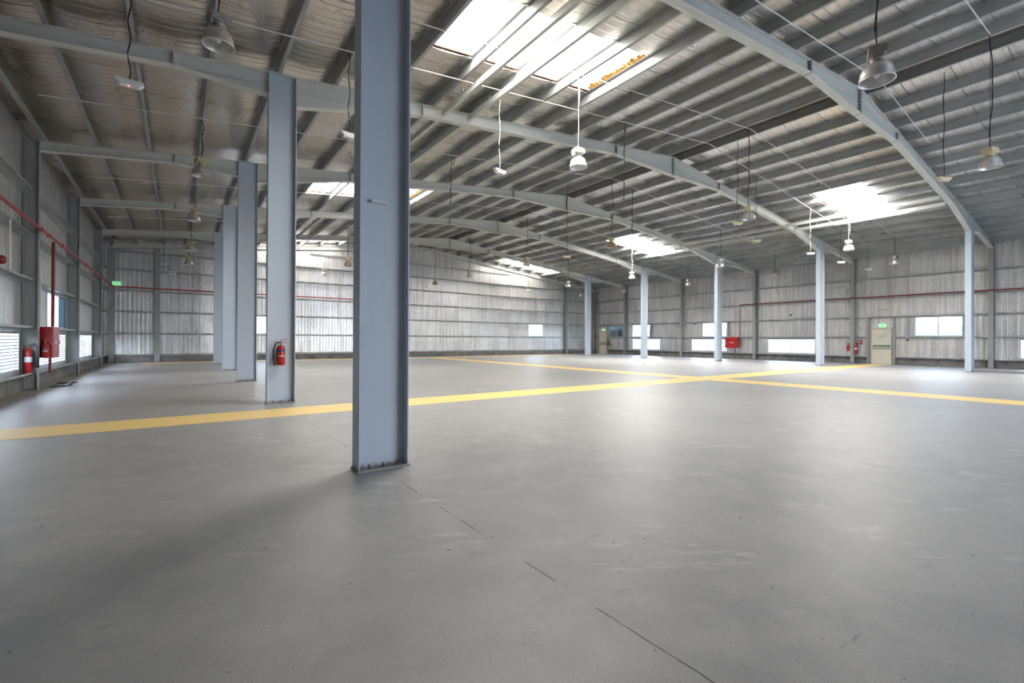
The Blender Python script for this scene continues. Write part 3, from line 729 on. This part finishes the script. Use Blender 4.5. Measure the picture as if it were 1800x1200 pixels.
# ------------------------------------------------------------------ fire pipes, cabinets, extinguishers
def pipe(name, pts, r, label, m=M_REDP, clamps=()):
    t = thing(name, label, 'pipe', tuple(pts[0]), group=None); b = MB(); b.tube(pts, r, 10); shift(b, pts[0]).build('pipe_run', m, t)
    for c in clamps:
        MB().box(c[0]-pts[0][0]-.04, c[0]-pts[0][0]+.04, c[1]-pts[0][1]-.03, c[1]-pts[0][1]+.03, c[2]-pts[0][2]-.05, c[2]-pts[0][2]+.05).build('pipe_clamp', m, t)
    return t
pipe('fire_pipe', [(-2.86, YF+.3, 4.16), (-2.86, 33.55, 4.16)], .035, 'long red fire pipe running along the left wall', clamps=[(-2.86, y, 4.16) for y in (11.3, 16.6, 17.5, 19.2, 23.6, 29.7)])
pipe('fire_riser', [(-2.9, 18.3, 4.10), (-2.9, 18.3, 1.70)], .04, 'dark red drop pipe down to the left red cabinet', M_REDS)
pipe('fire_pipe', [(-2.8, 33.5, 4.22), (13.0, 33.5, 4.22)], .035, 'red fire pipe across the back wall from the left corner')
pipe('fire_pipe', [(34.52, YF+.4, 4.10), (34.52, 18.25, 4.10), (34.52, 18.25, 1.70)], .035, 'red fire pipe along the right wall dropping to the hose cabinet', M_REDS, clamps=[(34.52, y, 4.10) for y in (4.9, 8.2, 11.1, 17.2)])
pipe('cabinet_drain', [(-2.86, 17.75, .83), (-2.86, 17.75, .44)], .03, 'short red pipe below the left red cabinet', M_REDS)
pipe('cabinet_drain', [(34.45, 18.6, .83), (34.45, 18.6, .40)], .03, 'short red pipe below the right hose cabinet', M_REDS)
def cabinet(x0, x1, y0, y1, z0, z1, face, label):
    t = thing('hose_cabinet', label, 'cabinet', ((x0+x1)/2, (y0+y1)/2, z0)); hx, hy, h = (x1-x0)/2, (y1-y0)/2, z1-z0
    MB().box(-hx, hx, -hy, hy, 0, h).build('body', M_RED, t, .008)
    xx = face*hx; MB().box(xx, xx+face*.012, -hy+.02, hy-.02, .02, h-.02).build('door', M_RED, t, .004)
    l = MB(); s = -1 if face > 0 else 1; y = -.22*(-s)
    y0_ = .12
    for k in range(8):
        a = y0_-.045*k; l.box(xx+face*.0125, xx+face*.0145, a, a-.03, h*.46, h*.46+.06)
    l.build('lettering', M_LABEL, t)
    MB().box(xx+face*.012, xx+face*.03, hy-.10, hy-.05, h*.44, h*.54).build('latch', M_CHROME, t)
cabinet(-3.06, -2.78, 17.55, 18.4, .84, 1.68, 1, 'red fire cabinet on the left wall with an extinguisher before it')
cabinet(34.42, 34.68, 18.42, 19.40, .83, 1.66, -1, 'red fire hose cabinet on the right wall beside a column')
def extinguisher(x, y, z, label, r=.085, h=.42, co2=False, rz=0):
    t = thing('fire_extinguisher', label, 'fire extinguisher', (x, y, z), rz, 'red fire extinguishers')
    MB().lathe([(r*.75, 0), (r, .03), (r, h*.82), (r*.8, h*.92), (r*.35, h*.985), (r*.2, h)], 20).build('cylinder', M_RED, t)
    v = MB(); v.lathe([(.018, h), (.018, h+.05), (.026, h+.055), (.026, h+.075)], 10); v.build('valve', M_BRASS, t)
    g = MB(); g.prismX([(-.015, 0), (.015, 0), (.015, .012), (-.015, .012)], 0, .12)
    g.v = [(a, b, c+h+.055-a*.12) for a, b, c in g.v]
    g2 = MB(); g2.prismX([(-.015, 0), (.015, 0), (.015, .012), (-.015, .012)], -.01, .13); g2.v = [(a, b, c+h+.08+a*.28) for a, b, c in g2.v]; g.add(g2.v, g2.f); g.build('handle', M_RED if not co2 else M_DARK, t)
    hs = MB()
    if co2:
        hs.tube([(.02, 0, h+.03), (.12, -.01, h+.10), (.17, -.02, h+.02), (.165, -.02, h-.08)], .012, 8); hs.build('hose', M_BLACK, t)
        MB().lathe([(.018, 0), (.024, -.10), (.045, -.46), (.04, -.46)], 12, (.165, -.02, h-.06)).build('discharge_horn', M_DARK, t)
        MB().lathe([(r+.001, h*.50), (r+.001, h*.68)], 20, cap=False).build('paper_label', M_LABEL, t)
    else:
        hs.tube([(-.01, 0, h+.045), (-.07, 0, h+.05), (-.12, 0, h-.02), (-.145, 0, h*.7), (-.14, 0, h*.4), (-.12, 0, h*.15)], .012, 8); hs.build('hose', M_BLACK, t)
        MB().lathe([(.015, 0), (.02, -.05), (.012, -.08)], 10, (-.118, 0, h*.15)).build('nozzle', M_DARK, t)
        MB().lathe([(r+.001, h*.66), (r+.001, h*.76)], 20, cap=False).build('navy_band', M_NAVY, t)
        mk = MB()
        for k in range(4):
            a = -math.pi/2-.55+.36*k
            mk.box(-.012, .012, -.001, .001, 0, .035); n = 8
            for i in range(len(mk.v)-8, len(mk.v)):
                px, py, pz = mk.v[i]; mk.v[i] = (math.cos(a)*(r+.002)-math.sin(a)*px, math.sin(a)*(r+.002)+math.cos(a)*px, h*.42+pz)
        mk.build('label_marks', M_LABEL, t)
    MB().box(-.02, .02, r-.01, r+.03, h*.55, h*.7).build('bracket', M_DARK, t)
    return t
extinguisher(1.79, FY[2]-.12, .82, 'red fire extinguisher hung on the web of the second left column', .085, .44)
extinguisher(-3.17, 17.264-.115, .38, 'tall red extinguisher with black horn at the left edge wall column', .075, .74, True)
extinguisher(-2.90, 17.437, .84, 'small red extinguisher with white label before the left cabinet', .075, .40)
extinguisher(34.60, 11.105+.1+.108, .78, 'left of the two red extinguishers beside the cream door', .08, .42, rz=math.pi)
extinguisher(34.58, 11.105-.1-.105, .56, 'right, lower one of the two extinguishers beside the cream door', .075, .62, True, rz=0)
extinguisher(34.73, 31.69, .80, 'red extinguisher right of the farthest door', .085, .42)
t = thing('alarm_box', 'small red fire alarm box right of the extinguishers', 'alarm', (34.72, 10.74, 1.34), group='red alarm boxes'); MB().box(-.05, .17, -.09, .09, -.12, .12).build('body', M_RED, t, .01); MB().box(-.055, -.05, -.04, .04, -.04, .04).build('button_plate', M_LABEL, t)
t = thing('alarm_box', 'small red fire alarm box in the far right corner', 'alarm', (34.72, 33.3, 1.72), group='red alarm boxes'); MB().box(-.05, .17, -.09, .09, -.12, .12).build('body', M_RED, t, .01); MB().box(-.055, -.05, -.04, .04, -.04, .04).build('button_plate', M_LABEL, t)
t = thing('alarm_bell', 'dark red alarm sounder at the left edge on a girt', 'alarm', (-3.03, 14.1, 3.02), group=None)
b = MB(); b.lathe([(.02, 0), (.09, .02), (.10, .05), (.07, .10), (.02, .11)], 18); b.v = [(-.02+z, y, x) for x, y, z in b.v]; b.build('bell', M_REDS, t)
MB().box(-.1, -.02, -.05, .05, -.08, .03).build('mount', M_DARK, t)

# ------------------------------------------------------------------ small wall fittings
def cam_(x, y, z, label):
    t = thing('security_camera', label, 'camera', (x, y, z), group='wall cameras')
    MB().box(.02, .30, -.02, .02, .02, .05).build('bracket', M_DARK, t); b = MB(); b.lathe([(.03, 0), (.06, -.03), (.05, -.08), (.01, -.1)], 12); b.build('dome', M_DARK, t)
cam_(34.55, 27.6, 2.86, 'small dark camera above the window beside the fourth right column')
cam_(34.55, 22.1, 2.78, 'small dark camera upper left of the window behind a right column')
cam_(34.55, 14.7, 3.22, 'small dark camera above the wide louvre on the right wall')
cam_(34.55, 8.35, 1.50, 'small dark fitting below left of the wide right window')
t = thing('twin_spotlight', 'small brownish twin spotlight above the cream door', 'spotlight', (34.72, 9.62, 3.35)); MB().box(-.03, .18, -.12, .12, -.03, .05).build('body', M_GEARY, t, .006)
for s in (-1, 1): MB().lathe([(.03, -.03), (.05, .04)], 10, (-.02, s*.17, -.01)).build('lamp_head', M_GEARY, t)
t = thing('notice_sign', 'small white and blue notice high on the back wall near the left corner', 'sign', (-.30, YB-.21, 5.24)); MB().box(-.15, .15, 0, .012, -.13, .13).build('panel', M_WHITE, t); b = MB()
for k in range(3): b.box(-.10+.075*k, -.055+.075*k, -.002, 0, -.05, .02)
b.box(-.15, .15, -.002, 0, .09, .13); b.build('blue_marks', mat('blue_print', (.05, .12, .35), .5), t)
t = thing('steel_bracket', 'small steel bracket bar on the web of the nearest column', 'bracket', (1.76, FY[1]-.006, 2.885)); MB().box(-.085, .085, -.04, 0, -.015, .018).build('bar', M_FRAME, t)
t = thing('upright_conduit', 'thin upright conduit on the left wall at the left edge', 'conduit', (-3.077, 15.0, 2.9)); MB().cyl((0, 0, 0), (0, 0, 1.14), .018, 8).build('tube', M_CONDUIT, t)
t = thing('upright_conduit', 'thin curved conduit down the left column with the black-horned extinguisher', 'conduit', (-2.965, FY[3]-.05, 1.5))
MB().tube([(0, 0, 1.45), (0, 0, .35), (-.02, 0, .18), (-.06, 0, .08), (-.1, 0, .02)], .016, 8).build('tube', M_CONDUIT, t)
t = thing('floor_debris', 'small dark scraps on the floor at the foot of the left wall', 'debris', (-2.85, 19.0, 0)); t['kind'] = 'stuff'
b = MB()
for k in range(9):
    x, y = random.uniform(-.15, .25), random.uniform(-1.2, 2.2); s = random.uniform(.05, .14); b.box(x, x+s*1.5, y, y+s*2.5, .001, .02+random.random()*.02)
b.build('scraps', M_DARK, t)

# ------------------------------------------------------------------ outside, seen through the windows
tag(MB().box(62, 70, -40, 80, -.2, 3.1).build('neighbouring_building', M_NEIGH), 'pale blue-white building beyond the right wall windows', 'building')
tag(MB().box(-14.5, -14, -40, 170, -.2, 2.6).build('added_backdrop_wall', M_BWALL), 'pale wall added to dim the view behind the left louvres', 'wall')  # added outside to cut the brightness seen between the left louvre slats

# daylight portal at the open front doorway (guides sampling only)
pd = bpy.data.lights.new('doorway_portal', 'AREA'); pd.shape = 'RECTANGLE'; pd.size = FD[1]-FD[0]; pd.size_y = FD[2]; pd.cycles.is_portal = True
po = bpy.data.objects.new('doorway_portal', pd); COL.objects.link(po); po.location = ((FD[0]+FD[1])/2, YF-.3, FD[2]/2); po.rotation_euler = (math.radians(90), 0, 0)
